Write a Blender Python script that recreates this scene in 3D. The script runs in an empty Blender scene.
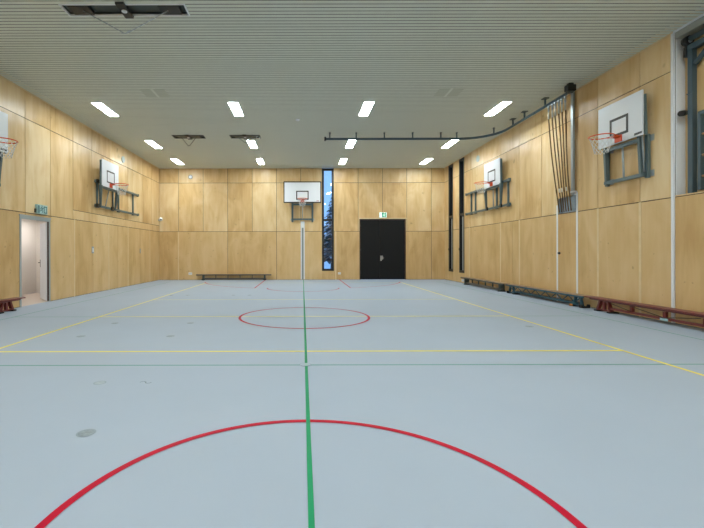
import bpy, bmesh, math, random
from mathutils import Vector, Matrix

# ---------------------------------------------------------------- camera, sky, exposure
SC = bpy.context.scene
COL = SC.collection
H_EYE, F = 1.35, 400.0                    # eye height (m), focal length in pixels of a 704 px wide frame
cam = bpy.data.cameras.new('camera')
cam.sensor_width = 36.0
cam.lens = 36.0 * F / 704.0
cam.shift_x = (352 - 302.5) / 704.0
cam.shift_y = -(264 - 252.2) / 704.0
cam.clip_start = 0.05
cam.clip_end = 300
cam_ob = bpy.data.objects.new('camera', cam)
cam_ob.location = (0, 0, H_EYE)
cam_ob.rotation_euler = (math.pi / 2, 0.002, 0)
COL.objects.link(cam_ob)
SC.camera = cam_ob

world = bpy.data.worlds.new('dusk_sky')
world.use_nodes = True
SC.world = world
wb = world.node_tree.nodes['Background']
wb.inputs[0].default_value = (0.30, 0.52, 0.95, 1)
wb.inputs[1].default_value = 1.5

SC.view_settings.view_transform = 'Standard'
SC.view_settings.look = 'None'
SC.view_settings.gamma = 1.0
SC.view_settings.use_curve_mapping = False
SC.view_settings.exposure = 0.0
LAMP = 61.0                               # radiance of the lit ceiling panels
LAMP_COL = (0.93, 1.0, 1.0)

# ---------------------------------------------------------------- helpers
def lin(c):
    return tuple(((v / 255.0) / 12.92 if v / 255.0 <= 0.04045 else ((v / 255.0 + 0.055) / 1.055) ** 2.4) for v in c)

def mat(name, rgb, rough=0.5, metal=0.0, spec=0.5, vary=0.0, vscale=6.0, emit=None, estr=0.0):
    m = bpy.data.materials.new(name)
    m.use_nodes = True
    nt = m.node_tree
    b = nt.nodes['Principled BSDF']
    c = lin(rgb)
    b.inputs['Base Color'].default_value = (*c, 1)
    b.inputs['Roughness'].default_value = rough
    b.inputs['Metallic'].default_value = metal
    b.inputs['Specular IOR Level'].default_value = spec
    if vary > 0:
        tc = nt.nodes.new('ShaderNodeTexCoord')
        n = nt.nodes.new('ShaderNodeTexNoise')
        n.inputs['Scale'].default_value = vscale
        n.inputs['Detail'].default_value = 5
        r = nt.nodes.new('ShaderNodeValToRGB')
        r.color_ramp.elements[0].position = 0.3
        r.color_ramp.elements[1].position = 0.7
        r.color_ramp.elements[0].color = (*[v * (1 - vary) for v in c], 1)
        r.color_ramp.elements[1].color = (*[min(1, v * (1 + vary)) for v in c], 1)
        nt.links.new(tc.outputs['Object'], n.inputs['Vector'])
        nt.links.new(n.outputs['Fac'], r.inputs['Fac'])
        nt.links.new(r.outputs['Color'], b.inputs['Base Color'])
    if emit:
        b.inputs['Emission Color'].default_value = (*emit, 1)
        b.inputs['Emission Strength'].default_value = estr
    return m

def plywood(name, dark, mid, light, rough=0.4, speck=0.0):
    m = bpy.data.materials.new(name)
    m.use_nodes = True
    nt = m.node_tree
    L = nt.links.new
    b = nt.nodes['Principled BSDF']
    b.inputs['Roughness'].default_value = rough
    b.inputs['Specular IOR Level'].default_value = 0.35
    tc = nt.nodes.new('ShaderNodeTexCoord')
    geo = nt.nodes.new('ShaderNodeNewGeometry')
    mul = nt.nodes.new('ShaderNodeMath'); mul.operation = 'MULTIPLY'; mul.inputs[1].default_value = 61.0
    L(geo.outputs['Random Per Island'], mul.inputs[0])
    add = nt.nodes.new('ShaderNodeVectorMath'); add.operation = 'ADD'
    L(tc.outputs['Object'], add.inputs[0]); L(mul.outputs[0], add.inputs[1])
    mp = nt.nodes.new('ShaderNodeMapping'); mp.inputs['Scale'].default_value = (5.5, 5.5, 0.55)
    L(add.outputs[0], mp.inputs['Vector'])
    n1 = nt.nodes.new('ShaderNodeTexNoise')
    n1.inputs['Scale'].default_value = 1.0; n1.inputs['Detail'].default_value = 6; n1.inputs['Distortion'].default_value = 1.1
    L(mp.outputs[0], n1.inputs['Vector'])
    mp2 = nt.nodes.new('ShaderNodeMapping'); mp2.inputs['Scale'].default_value = (1.6, 1.6, 0.7)
    L(add.outputs[0], mp2.inputs['Vector'])
    n2 = nt.nodes.new('ShaderNodeTexNoise')
    n2.inputs['Scale'].default_value = 1.0; n2.inputs['Detail'].default_value = 3; n2.inputs['Distortion'].default_value = 0.8
    L(mp2.outputs[0], n2.inputs['Vector'])
    mx = nt.nodes.new('ShaderNodeMath'); mx.operation = 'MULTIPLY_ADD'; mx.inputs[1].default_value = 0.68
    L(n2.outputs['Fac'], mx.inputs[0])
    m2 = nt.nodes.new('ShaderNodeMath'); m2.operation = 'MULTIPLY'; m2.inputs[1].default_value = 0.32
    L(n1.outputs['Fac'], m2.inputs[0]); L(m2.outputs[0], mx.inputs[2])
    isl = nt.nodes.new('ShaderNodeMath'); isl.operation = 'MULTIPLY_ADD'; isl.inputs[1].default_value = 0.18; 
    L(geo.outputs['Random Per Island'], isl.inputs[0])
    sb = nt.nodes.new('ShaderNodeMath'); sb.operation = 'SUBTRACT'; sb.inputs[1].default_value = 0.09
    L(mx.outputs[0], sb.inputs[0]); L(sb.outputs[0], isl.inputs[2])
    rp = nt.nodes.new('ShaderNodeValToRGB')
    e = rp.color_ramp.elements
    e[0].position = 0.30; e[0].color = (*lin(dark), 1)
    e[1].position = 0.70; e[1].color = (*lin(light), 1)
    k = e.new(0.48); k.color = (*lin(mid), 1)
    L(isl.outputs[0], rp.inputs['Fac'])
    last = rp.outputs['Color']
    # knots and small brown marks
    v = nt.nodes.new('ShaderNodeTexNoise'); v.inputs['Scale'].default_value = 9.0 if speck else 4.0; v.inputs['Detail'].default_value = 1
    L(add.outputs[0], v.inputs['Vector'])
    r2 = nt.nodes.new('ShaderNodeValToRGB')
    r2.color_ramp.elements[0].position = 0.72; r2.color_ramp.elements[0].color = (0, 0, 0, 1)
    r2.color_ramp.elements[1].position = 0.80; r2.color_ramp.elements[1].color = (0.55, 0.55, 0.55, 1)
    L(v.outputs['Fac'], r2.inputs['Fac'])
    mix = nt.nodes.new('ShaderNodeMix'); mix.data_type = 'RGBA'
    L(r2.outputs['Color'], mix.inputs['Factor'])
    L(last, mix.inputs['A']); mix.inputs['B'].default_value = (*lin(tuple(int(x * .8) for x in dark)), 1)
    L(mix.outputs['Result'], b.inputs['Base Color'])
    return m

class MB:
    """collects shapes in world coordinates; build() links them as one mesh object"""
    def __init__(s):
        s.bm = bmesh.new(); s.mi = 0
    def _f(s, vs):
        try:
            f = s.bm.faces.new(vs); f.material_index = s.mi; return f
        except ValueError:
            return None
    def box(s, x0, x1, y0, y1, z0, z1):
        x0, x1 = sorted((x0, x1)); y0, y1 = sorted((y0, y1)); z0, z1 = sorted((z0, z1))
        v = [s.bm.verts.new(p) for p in ((x0,y0,z0),(x1,y0,z0),(x1,y1,z0),(x0,y1,z0),(x0,y0,z1),(x1,y0,z1),(x1,y1,z1),(x0,y1,z1))]
        for q in ((0,3,2,1),(4,5,6,7),(0,1,5,4),(1,2,6,5),(2,3,7,6),(3,0,4,7)):
            s._f([v[i] for i in q])
        return s
    def beam(s, p, q, w, d, up=(0,0,1), w2=None, d2=None):
        """a rectangular bar from p to q; w across, d along 'up'"""
        p, q = Vector(p), Vector(q); t = (q - p).normalized(); u = Vector(up)
        if abs(t.dot(u)) > 0.98: u = Vector((0, 1, 0)) if abs(t.y) < .9 else Vector((1, 0, 0))
        a = t.cross(u).normalized(); u = a.cross(t).normalized()
        w2 = w if w2 is None else w2; d2 = d if d2 is None else d2
        r = []
        for c, ww, dd in ((p, w, d), (q, w2, d2)):
            r.append([s.bm.verts.new(c + a * (sx * ww / 2) + u * (sz * dd / 2)) for sx, sz in ((-1,-1),(1,-1),(1,1),(-1,1))])
        for i in range(4):
            s._f([r[0][i], r[0][(i+1)%4], r[1][(i+1)%4], r[1][i]])
        s._f(r[0][::-1]); s._f(r[1])
        return s
    def tube(s, pts, r, n=8, closed=False, smooth=True, radii=None):
        pts = [Vector(p) for p in pts]; rings = []; m = len(pts); prev = None
        for i, p in enumerate(pts):
            if closed: t = pts[(i+1)%m] - pts[i-1]
            else: t = pts[min(i+1, m-1)] - pts[max(i-1, 0)]
            t.normalize()
            if prev is None:
                a = t.cross(Vector((0,0,1)) if abs(t.z) < .9 else Vector((1,0,0))).normalized()
            else:
                a = (prev - t * prev.dot(t)).normalized()
            prev = a; b = t.cross(a)
            rr = radii[i] if radii else r
            rings.append([s.bm.verts.new(p + (a * math.cos(2*math.pi*k/n) + b * math.sin(2*math.pi*k/n)) * rr) for k in range(n)])
        for i in range(m if closed else m - 1):
            A, B = rings[i], rings[(i+1)%m]
            for k in range(n):
                f = s._f([A[k], A[(k+1)%n], B[(k+1)%n], B[k]])
                if f: f.smooth = smooth
        if not closed:
            s._f(rings[0][::-1]); s._f(rings[-1])
        return s
    def cyl(s, p, q, r, n=16, r2=None):
        return s.tube([p, q], r, n, radii=[r, r if r2 is None else r2])
    def disc(s, c, r, z0, z1, n=28, rx=None):
        return s.cyl((c[0], c[1], z0), (c[0], c[1], z1), r, n)
    def ball(s, c, r, n=12, m=8, zs=1.0):
        pts = [Vector(c) + Vector((0, 0, -r*zs*math.cos(math.pi*i/m))) for i in range(m+1)]
        rad = [max(1e-4, r*math.sin(math.pi*i/m)) for i in range(m+1)]
        return s.tube(pts, r, n, radii=rad)
    def arc_band(s, cx, cy, r, w, a0, a1, z, n=72):
        pr = None
        for i in range(n+1):
            a = a0 + (a1-a0)*i/n
            c, si = math.cos(a), math.sin(a)
            vs = [s.bm.verts.new((cx+(r-w/2)*c, cy+(r-w/2)*si, z)), s.bm.verts.new((cx+(r+w/2)*c, cy+(r+w/2)*si, z))]
            if pr: s._f([pr[0], pr[1], vs[1], vs[0]])
            pr = vs
        return s
    def strip(s, x0, x1, y0, y1, z):
        vs = [s.bm.verts.new(p) for p in ((x0,y0,z),(x1,y0,z),(x1,y1,z),(x0,y1,z))]
        s._f(vs); return s
    def each(s, name, mats, parent, bevel=0.0):
        """one object per separate piece"""
        seen, out = set(), []
        for v0 in list(s.bm.verts):
            if v0 in seen: continue
            st, isl = [v0], []
            seen.add(v0)
            while st:
                v = st.pop(); isl.append(v)
                for e in v.link_edges:
                    w = e.other_vert(v)
                    if w not in seen: seen.add(w); st.append(w)
            m = MB(); mp = {v: m.bm.verts.new(v.co) for v in isl}
            for f in {f for v in isl for f in v.link_faces}:
                g = m.bm.faces.new([mp[v] for v in f.verts]); g.smooth = f.smooth
            out.append(m.build(name, mats, parent, bevel))
        s.bm.free()
        return out
    def build(s, name, mats, parent=None, bevel=0.0, origin=None, shade=None):
        mats = mats if isinstance(mats, (list, tuple)) else [mats]
        s.bm.normal_update()
        co = [v.co for v in s.bm.verts]
        if parent is not None:
            o0 = Vector(parent['_o'])
        elif origin is not None:
            o0 = Vector(origin)
        else:
            xs = [c.x for c in co]; ys = [c.y for c in co]; zs = [c.z for c in co]
            o0 = Vector(((min(xs)+max(xs))/2, (min(ys)+max(ys))/2, min(zs)))
        for v in s.bm.verts: v.co -= o0
        me = bpy.data.meshes.new(name); s.bm.to_mesh(me); s.bm.free()
        for m in mats: me.materials.append(m)
        o = bpy.data.objects.new(name, me); COL.objects.link(o)
        if parent is not None: o.parent = parent
        else: o.location = o0
        o['_o'] = tuple(o0)
        if bevel > 0:
            md = o.modifiers.new('edge', 'BEVEL'); md.width = bevel; md.segments = 2; md.limit_method = 'ANGLE'
        return o

def thing(name, loc, label, cat, group=None):
    o = bpy.data.objects.new(name, None); COL.objects.link(o)
    o.location = loc; o['_o'] = tuple(loc); o.empty_display_size = 0.1
    tag(o, label, cat, group); return o

def tag(o, label, cat, group=None, kind=None):
    o['label'] = label; o['category'] = cat
    if group: o['group'] = group
    if kind: o['kind'] = kind
    return o

def struct(o, label=None):
    o['kind'] = 'structure'
    if label: o['label'] = label
    return o

# ---------------------------------------------------------------- materials
M_ply = plywood('varnished_birch_plywood', (196, 158, 104), (216, 184, 132), (230, 206, 162), 0.33)
M_low = plywood('perforated_birch_plywood', (194, 158, 104), (209, 176, 124), (219, 190, 142), 0.45, speck=1)
M_pale = mat('pale_ash_strip', (222, 200, 156), 0.5, vary=.06)
M_gap = mat('panel_gap', (70, 52, 34), 0.9)
M_floor = mat('blue_grey_sport_floor', (160, 174, 190), 0.6, spec=.25, vary=.015, vscale=1.2)
M_ceil = mat('grey_green_ceiling_slat', (214, 220, 208), 0.55, vary=.02)
M_void = mat('ceiling_void', (50, 53, 50), 0.9)
M_white = mat('white_paint', (226, 230, 234), 0.45)
M_board = mat('white_backboard_laminate', (232, 238, 244), 0.35)
M_black = mat('black_paint', (24, 26, 28), 0.4)
M_door = mat('black_door_laminate', (24, 25, 26), 0.6, spec=.2)
M_steel = mat('slate_grey_steel', (90, 108, 112), 0.4, metal=.2)
M_bstl = mat('blue_grey_steel', (64, 84, 93), 0.4, metal=.2)
M_galv = mat('light_grey_metal', (168, 178, 184), 0.35, metal=.5)
M_chrome = mat('brushed_steel', (190, 190, 188), 0.3, metal=.9)
M_orange = mat('orange_rim_paint', (228, 88, 36), 0.4)
M_net = mat('white_net_cord', (226, 228, 228), 0.8)
M_red = mat('red_line_paint', (178, 6, 44), 0.5, spec=.12)
M_green = mat('green_line_paint', (30, 146, 98), 0.5, spec=.15)
M_yel = mat('yellow_line_paint', (232, 218, 92), 0.5, spec=.15)
M_teal = mat('dark_teal_line_paint', (84, 144, 126), 0.5, spec=.15)
M_cap = mat('grey_floor_cap', (120, 136, 145), 0.45, vary=.25, vscale=30)
M_capring = mat('dark_cap_ring', (128, 144, 154), 0.45)
M_rope = mat('dark_hemp_rope', (112, 88, 56), 0.85, vary=.35, vscale=40)
M_tape = mat('white_rope_binding', (206, 206, 196), 0.7)
M_brown = mat('red_brown_stained_wood', (112, 44, 40), 0.35, vary=.12, vscale=12)
M_benchseat = mat('worn_wooden_bench_plank', (150, 120, 90), 0.45, vary=.12, vscale=10)
M_gbench = mat('grey_green_bench_paint', (70, 80, 78), 0.45)
M_tbench = mat('teal_blue_bench_paint', (40, 82, 98), 0.4)
M_beam = mat('grey_brown_bench_beam', (104, 98, 88), 0.5, vary=.1)
M_rubber = mat('black_rubber', (26, 26, 27), 0.8)
M_lamp = mat('lit_diffuser', (250, 252, 255), 0.5, emit=LAMP_COL, estr=LAMP)
M_dark = mat('dark_green_grey_metal', (66, 72, 68), 0.5)
M_frame_d = mat('door_frame_grey', (158, 168, 170), 0.4)
M_corr = mat('corridor_white_wall', (222, 216, 208), 0.6)
M_cfloor = mat('corridor_pink_floor', (188, 174, 160), 0.5)
M_oval = mat('pale_blue_grey_cloth', (186, 198, 196), 0.6)
M_rung = mat('beech_rung', (196, 150, 112), 0.4)
M_sgreen = mat('sign_green', (20, 140, 104), 0.4, emit=lin((30, 160, 120)), estr=.35)
M_swhite = mat('sign_white', (226, 244, 240), 0.4, emit=(.8, 1, .97), estr=.8)
M_spale = mat('sign_pale_teal', (168, 204, 204), 0.4)
M_sdark = mat('sign_deep_teal', (32, 96, 100), 0.4)
M_snow = mat('blue_snow', (214, 228, 240), 0.8, vary=.06, vscale=1)
M_conif = mat('conifer_green', (58, 88, 100), 0.8, vary=.3)
M_bark = mat('dark_bark', (52, 44, 38), 0.9, vary=.2)
M_copper = mat('copper_ring', (180, 120, 84), 0.35, metal=.6)
M_brown_frame = mat('dark_brown_jamb', (60, 38, 26), 0.5)
M_recess = mat('blue_grey_recess_lining', (150, 164, 174), 0.6)

def glass():
    m = bpy.data.materials.new('window_glass'); m.use_nodes = True
    nt = m.node_tree; nt.nodes.clear()
    out = nt.nodes.new('ShaderNodeOutputMaterial'); mix = nt.nodes.new('ShaderNodeMixShader')
    t = nt.nodes.new('ShaderNodeBsdfTransparent'); t.inputs[0].default_value = (.86, .93, .95, 1)
    g = nt.nodes.new('ShaderNodeBsdfGlossy'); g.inputs['Roughness'].default_value = 0.02
    fr = nt.nodes.new('ShaderNodeFresnel'); fr.inputs[0].default_value = 1.5
    nt.links.new(fr.outputs[0], mix.inputs[0]); nt.links.new(t.outputs[0], mix.inputs[1]); nt.links.new(g.outputs[0], mix.inputs[2])
    nt.links.new(mix.outputs[0], out.inputs[0]); return m
M_glass = glass()

# ---------------------------------------------------------------- the hall
XL, XR, YB, YF, ZC = -7.02, 6.98, 19.65, -2.85, 5.47
Z1, Z2 = 2.37, 4.76                       # panel seams on every wall

def cut(rect, holes):
    """rectangle minus rectangular holes (u0,u1,z0,z1)"""
    out = [rect]
    for h in holes:
        nxt = []
        for (a, b, c, d) in out:
            ha, hb, hc, hd = max(a, h[0]), min(b, h[1]), max(c, h[2]), min(d, h[3])
            if ha >= hb or hc >= hd: nxt.append((a, b, c, d)); continue
            if a < ha: nxt.append((a, ha, c, d))
            if hb < b: nxt.append((hb, b, c, d))
            if c < hc: nxt.append((ha, hb, c, hc))
            if hd < d: nxt.append((ha, hb, hd, d))
        out = nxt
    return [r for r in out if r[1]-r[0] > .004 and r[3]-r[2] > .004]

def wall(name, axis, face, outward, u0, u1, rows, holes, strips=(), thick=0.30):
    """rows: (z0, z1, seams, material index). Panels sit on a slab; the inner face is 'face'."""
    mb = MB(); P = 0.014; g = 0.009
    def put(a, b, c, d, d0, d1):
        if axis == 'x': mb.box(face + outward*d0, face + outward*d1, a, b, c, d)
        else: mb.box(a, b, face + outward*d0, face + outward*d1, c, d)
    mb.mi = 2
    for r in cut((u0, u1, 0, ZC + .3), holes): put(*r, P, thick)
    for row in rows:
        z0, z1, seams, mi = row[:4]
        ra, rb = row[4:] if len(row) > 4 else (u0, u1)
        us = [ra] + sorted(s for s in seams if ra < s < rb) + [rb]
        for a, b in zip(us[:-1], us[1:]):
            for r in cut((a, b, z0, z1), holes):
                mb.mi = mi
                ga = g if r[0] == a else 0; gb = g if r[1] == b else 0
                gz0 = g if r[2] == z0 else 0; gz1 = g if r[3] == z1 else 0
                put(r[0]+ga, r[1]-gb, r[2]+gz0, r[3]-gz1, 0.0, P)
    mb.mi = 3
    for (a, b, c, d) in strips: put(a, b, c, d, -0.004, 0.006)
    return struct(mb.build(name, [M_ply, M_low, M_gap, M_pale], origin=(0, 0, 0)))

# back wall
bx = lambda px: (px - 302.5) / 20.36
WIN1 = (.955, 1.545, .43, ZC + .3)
DOOR = (2.80, 5.08, 0.0, 2.98)
GROOVE_X = 0.0
seams_b = [bx(v) for v in (178.4, 203.2, 227.7, 252.3, 276.6, 300.9, 358.3, 382.6, 406.9, 431.5)]
low_b = [bx(v) for v in (178.4, 227.7, 276.6, 335.8, 431.5)]
wall('wall_back', 'y', YB, 1, XL - .3, XR + .3,
     [(0, Z1, low_b, 1), (Z1, Z2, seams_b, 0), (Z2, ZC + .3, seams_b, 0)], [WIN1, DOOR],
     [(bx(178.4)-.02, bx(178.4)+.02, 0, Z1), (bx(335.8)-.03, bx(335.8)+.03, 0, Z1)])
# left wall (u = Y)
DOORL = (9.92, 11.12, 0.0, 2.27)
sl = [7.6, 8.95, 10.13, 11.14, 12.24, 13.34, 14.6, 16.1, 17.6, 18.6]
ll = [7.6, 8.95, 10.13, 11.14, 12.32, 13.4, 14.5, 15.2, 16.1, 17.3, 18.4]
wall('wall_left', 'x', XL, -1, YF - .3, YB,
     [(0, Z1, [-.6, .6, 1.8, 3., 4.2, 5.4, 6.5] + ll, 1), (Z1, Z2, [-.6, .6, 1.8, 3., 4.2, 5.4, 6.5] + sl, 0, YF - .3, 12.24),
      (Z1, 2.66, [13.34, 14.9], 0, 12.24, 14.9), (Z1, 2.66, [], 1, 14.9, 18.7), (Z1, 2.66, [], 0, 18.7, YB), (2.66, Z2, sl, 0, 12.24, YB),
      (Z2, ZC + .3, [-.6, .6, 1.8, 3., 4.2, 5.4, 6.5] + sl, 0)], [DOORL],
     [(y-.025, y+.025, 0, Z1) for y in (12.32, 14.5, 16.1, 18.4)], .05)
# right wall
WIN2 = (18.52, 19.10, .43, ZC + .3)
WIN3 = (17.24, 17.82, .43, ZC + .3)
NICHE = (3.2, 7.50, 2.40, 5.33)
ROPEN = (10.17, 10.92, 2.38, 2.80)
sr = [-.6, .6, 1.8, 3.2, 4.4, 5.8, 7.5, 8.27, 9.45, 10.55, 11.67, 12.87, 14.10, 15.42, 16.6]
lr = [-.6, .6, 1.8, 3.2, 4.4, 5.8, 7.5, 8.27, 9.45, 10.17, 10.97, 12.87, 13.3, 14.10, 16.6]
wall('wall_right', 'x', XR, 1, YF - .3, YB,
     [(0, Z1, lr, 1), (Z1, Z2, sr, 0), (Z2, ZC + .3, sr, 0)], [WIN2, WIN3, NICHE, ROPEN],
     [(y-.03, y+.03, 0, Z1) for y in (8.27, 9.45, 12.87, 14.10, 16.72)])
# the niche lining (shallow recess with the climbing frame) and the rope recess
mb = MB()
mb.mi = 0; mb.box(XR + .19, XR + .25, 3.2, 7.5, 2.40, 5.33)
mb.mi = 1; mb.box(XR + .02, XR + .19, 7.484, 7.498, 2.40, 5.33)
mb.mi = 1; mb.mi = 2; mb.box(XR - .003, XR + .19, 3.2, 7.484, 5.32, 5.345); mb.box(XR - .005, XR + .012, 3.2, 7.484, 5.345, ZC)
struct(mb.build('trim_niche', [M_ply, M_white, mat('lintel_grey', (150, 154, 150), .5)], origin=(0, 0, 0)))
mb = MB()
mb.box(XR + .12, XR + .16, 10.17, 10.92, 2.38, 2.80).box(XR + .015, XR + .12, 10.171, 10.176, 2.38, 2.80).box(XR + .015, XR + .12, 10.914, 10.919, 2.38, 2.80).box(XR + .015, XR + .12, 10.176, 10.914, 2.792, 2.799).box(XR + .015, XR + .12, 10.176, 10.914, 2.381, 2.386)
struct(mb.build('trim_recess', M_recess, origin=(0, 0, 0)))
mb = MB(); mb.box(XR - .02, XR + .012, 7.499, 7.555, 0, ZC)
struct(mb.build('trim_column', M_white, origin=(0, 0, 0)), 'tall white steel strip on the right wall beside the niche')
mb = MB(); mb.box(XR - .006, XR + .006, 10.925, 10.985, 0, 2.62)
struct(mb.build('trim_strip', M_white, origin=(0, 0, 0)), 'thin white strip left of the climbing ropes')
mb = MB(); mb.box(XR - .006, XR + .006, 10.135, 10.195, 0, 2.86)
struct(mb.build('trim_strip', M_white, origin=(0, 0, 0)), 'thin white strip right of the climbing ropes')
# front wall behind the photographer
wall('wall_front', 'y', YF, -1, XL - .3, XR + .3,
     [(0, Z1, [-5.8 + 1.2*i for i in range(11)], 1), (Z1, ZC + .3, [-5.8 + 1.2*i for i in range(11)], 0)], [])

# floor
mb = MB(); mb.box(XL - .02, XR + .02, YF, YB, -.2, 0)
floor = struct(mb.build('floor', M_floor, origin=(0, 0, 0)))
def line(name, mb, m): return mb.build(name, m, floor)
zt = .0012
VX, VXL = 4.36, -4.27
line('thin_teal_line', MB().strip(-6.1, 6.1, 4.77, 4.80, zt), M_teal)
line('thin_teal_line', MB().strip(-6.1, 6.1, 8.385, 8.415, zt), M_teal)
line('thin_teal_line', MB().strip(-6.08, -6.05, -1.5, 18.3, zt), M_teal)
line('thin_teal_line', MB().strip(6.08, 6.11, -1.5, 18.3, zt), M_teal)
line('yellow_line', MB().strip(VXL, VX, 5.42, 5.475, zt*2), M_yel)
line('yellow_line', MB().strip(VXL, VX, 8.375, 8.425, zt*2), M_yel)
line('yellow_line', MB().strip(VXL, VX, 11.38, 11.42, zt*2), M_yel)
line('yellow_line', MB().strip(VXL, VX, 17.55, 17.6, zt*2), M_yel)
line('yellow_line', MB().strip(VXL-.025, VXL+.025, -.8, 17.6, zt*2), M_yel)
line('yellow_line', MB().strip(VX-.025, VX+.025, -.8, 17.6, zt*2), M_yel)
line('red_circle_line', MB().arc_band(.035, 1.865, 1.33, .05, 0, 2*math.pi, zt*3, 160), M_red)
line('red_circle_line', MB().arc_band(.035, 8.40, 1.34, .05, 0, 2*math.pi, zt*3, 120), M_red)
line('red_circle_line', MB().arc_band(.02, 15.04, 1.34, .05, math.pi, 2*math.pi, zt*3, 60), M_red)
line('red_lane_line', MB().strip(-1.83, -1.78, 15.02, YB-.02, zt*3), M_red)
line('red_lane_line', MB().strip(1.78, 1.83, 15.02, YB-.02, zt*3), M_red)
a_end = math.acos(4.4/4.55); a_in = math.acos(1.83/4.55)
line('red_arc_line', MB().arc_band(0, 19.2, 4.55, .05, math.pi + a_end*1.0, 2*math.pi - a_in - (math.pi-2*a_in), zt*3, 40), M_red)
line('red_arc_line', MB().arc_band(0, 19.2, 4.55, .05, 2*math.pi - a_in, 2*math.pi - a_end, zt*3, 40), M_red)
line('green_line', MB().strip(.026, .058, -2.8, YB-.02, zt*4), M_green)

# ceiling: narrow metal slats running across the hall under a dark void
HATCH = [(-4.02, -1.97, 6.65, 6.94), (-4.57, -3.50, 14.05, 14.42), (-2.54, -1.51, 14.05, 14.42)]
mb = MB(); pitch = 0.096
mb.mi = 1; mb.box(XL, XR, YF, YB, ZC + .16, ZC + .2)
mb.mi = 0
n = int((YB - YF) / pitch) + 1
for i in range(n):
    y0 = YF + i*pitch; y1 = min(YB, y0 + pitch - .019)
    xs = [(XL, XR)]
    for hx0, hx1, hy0, hy1 in HATCH:
        if y1 > hy0 and y0 < hy1:
            xs = [p for a, b in xs for p in ((a, max(a, min(b, hx0))), (min(b, max(a, hx1)), b)) if p[1]-p[0] > .01]
    for a, b in xs: mb.box(a, b, y0, y1, ZC, ZC + .003)
struct(mb.build('ceiling', [M_ceil, M_void], origin=(0, 0, 0)))
struct(MB().box(XL, XL + .025, YF, YB, ZC - .02, ZC).build('trim_left', M_pale, origin=(0, 0, 0)))
struct(MB().box(XR - .025, XR, 7.5, YB, ZC - .02, ZC).build('trim_right', M_pale, origin=(0, 0, 0)))
struct(MB().box(XR - .03, XR, YF, 7.5, ZC - .03, ZC).build('trim_right', M_white, origin=(0, 0, 0)))

# ---------------------------------------------------------------- windows and doors
def window(name, axis, u0, u1, z0, z1, ztr, face, outward, deep):
    """narrow black window: frame with a transom and two panes, set in the thickness of the wall"""
    mb = MB(); t = .105
    def put(b, a0, a1, c, d, d0, d1):
        if axis == 'x': b.box(face + outward*d0, face + outward*d1, a0, a1, c, d)
        else: b.box(a0, a1, face + outward*d0, face + outward*d1, c, d)
    for a0, a1, c, d in ((u0, u0+t, z0, z1), (u1-t, u1, z0, z1), (u0+t, u1-t, z0, z0+t), (u0+t, u1-t, z1-t, z1), (u0+t, u1-t, ztr-t/2, ztr+t/2)):
        put(mb, a0, a1, c, d, -.004, deep)
    w = struct(mb.build(name, M_black, origin=(0, 0, 0)))
    for c, d in ((z0+t, ztr-t/2), (ztr+t/2, z1-t)):
        g = MB(); put(g, u0+t, u1-t, c, d, deep*.62, deep*.62+.012)
        g.build('window_pane', M_glass, w)
    return w
window('window_1', 'y', WIN1[0], WIN1[1], .43, ZC - .005, 2.93, YB, 1, .10)
w2 = window('window_2', 'x', WIN2[0], WIN2[1], .43, ZC - .005, 3.0, XR, 1, .14)
w3 = window('window_3', 'x', WIN3[0], WIN3[1], .43, ZC - .005, 3.0, XR, 1, .14)
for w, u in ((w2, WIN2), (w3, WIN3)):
    MB().box(XR + .03, XR + .05, u[0] + .20, u[0] + .31, .55, 2.9).build('pane_reflection_strip', M_galv, w)  # pale strip added to stand for the reflection in the lower pane
    MB().box(XR - .03, XR + .02, u[1] - .07, u[1] - .02, 1.42, 1.52).build('window_handle', M_black, w)

# black double door in the back wall
mb = MB()
y0, y1 = YB + .005, YB + .12
mb.box(DOOR[0], DOOR[0]+.05, y0, y1, 0, DOOR[3]); mb.box(DOOR[1]-.05, DOOR[1], y0, y1, 0, DOOR[3]); mb.box(DOOR[0]+.05, DOOR[1]-.05, y0, y1, DOOR[3]-.05, DOOR[3])
d1 = struct(mb.build('door_1', M_brown_frame, origin=(0, 0, 0)), 'black double door under a green exit sign in the back wall')
seam = 3.80
lf = MB().box(DOOR[0]+.053, seam-.006, YB+.03, YB+.08, .012, DOOR[3]-.054).build('door_leaf', M_door, d1, bevel=.003)
rf = MB().box(seam+.006, DOOR[1]-.053, YB+.03, YB+.08, .012, DOOR[3]-.054).build('door_leaf', M_door, d1, bevel=.003)
MB().box(seam+.03, seam+.10, YB+.02, YB+.03, .92, 1.17).box(seam+.12, seam+.155, YB+.022, YB+.03, .98, 1.17).build('lock_plate', M_chrome, rf)
MB().tube([(seam+.065, YB+.022, 1.06), (seam+.065, YB-.035, 1.06), (seam+.19, YB-.035, 1.06)], .011, 8).build('door_handle', M_chrome, rf)
MB().box(seam-.04, seam+.04, YB+.081, YB+.10, .012, DOOR[3]-.054).build('seam_light_block', M_black, d1)  # unseen strip added behind the seam to block light from outside
MB().box(DOOR[0], DOOR[1], YB+.10, YB+.12, 0, .012).build('threshold', M_black, d1)
for x in (DOOR[0]+.06, DOOR[1]-.06):
    for z in (.3, 1.4, 2.6):
        MB().cyl((x, YB+.022, z), (x, YB+.022, z+.12), .009, 8).build('hinge', M_black, lf if x < 4 else rf)
struct(MB().box(DOOR[0]-.04, DOOR[1]+.04, YB-.012, YB+.004, DOOR[3], DOOR[3]+.05).build('trim_door', M_pale, origin=(0, 0, 0)))

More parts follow.
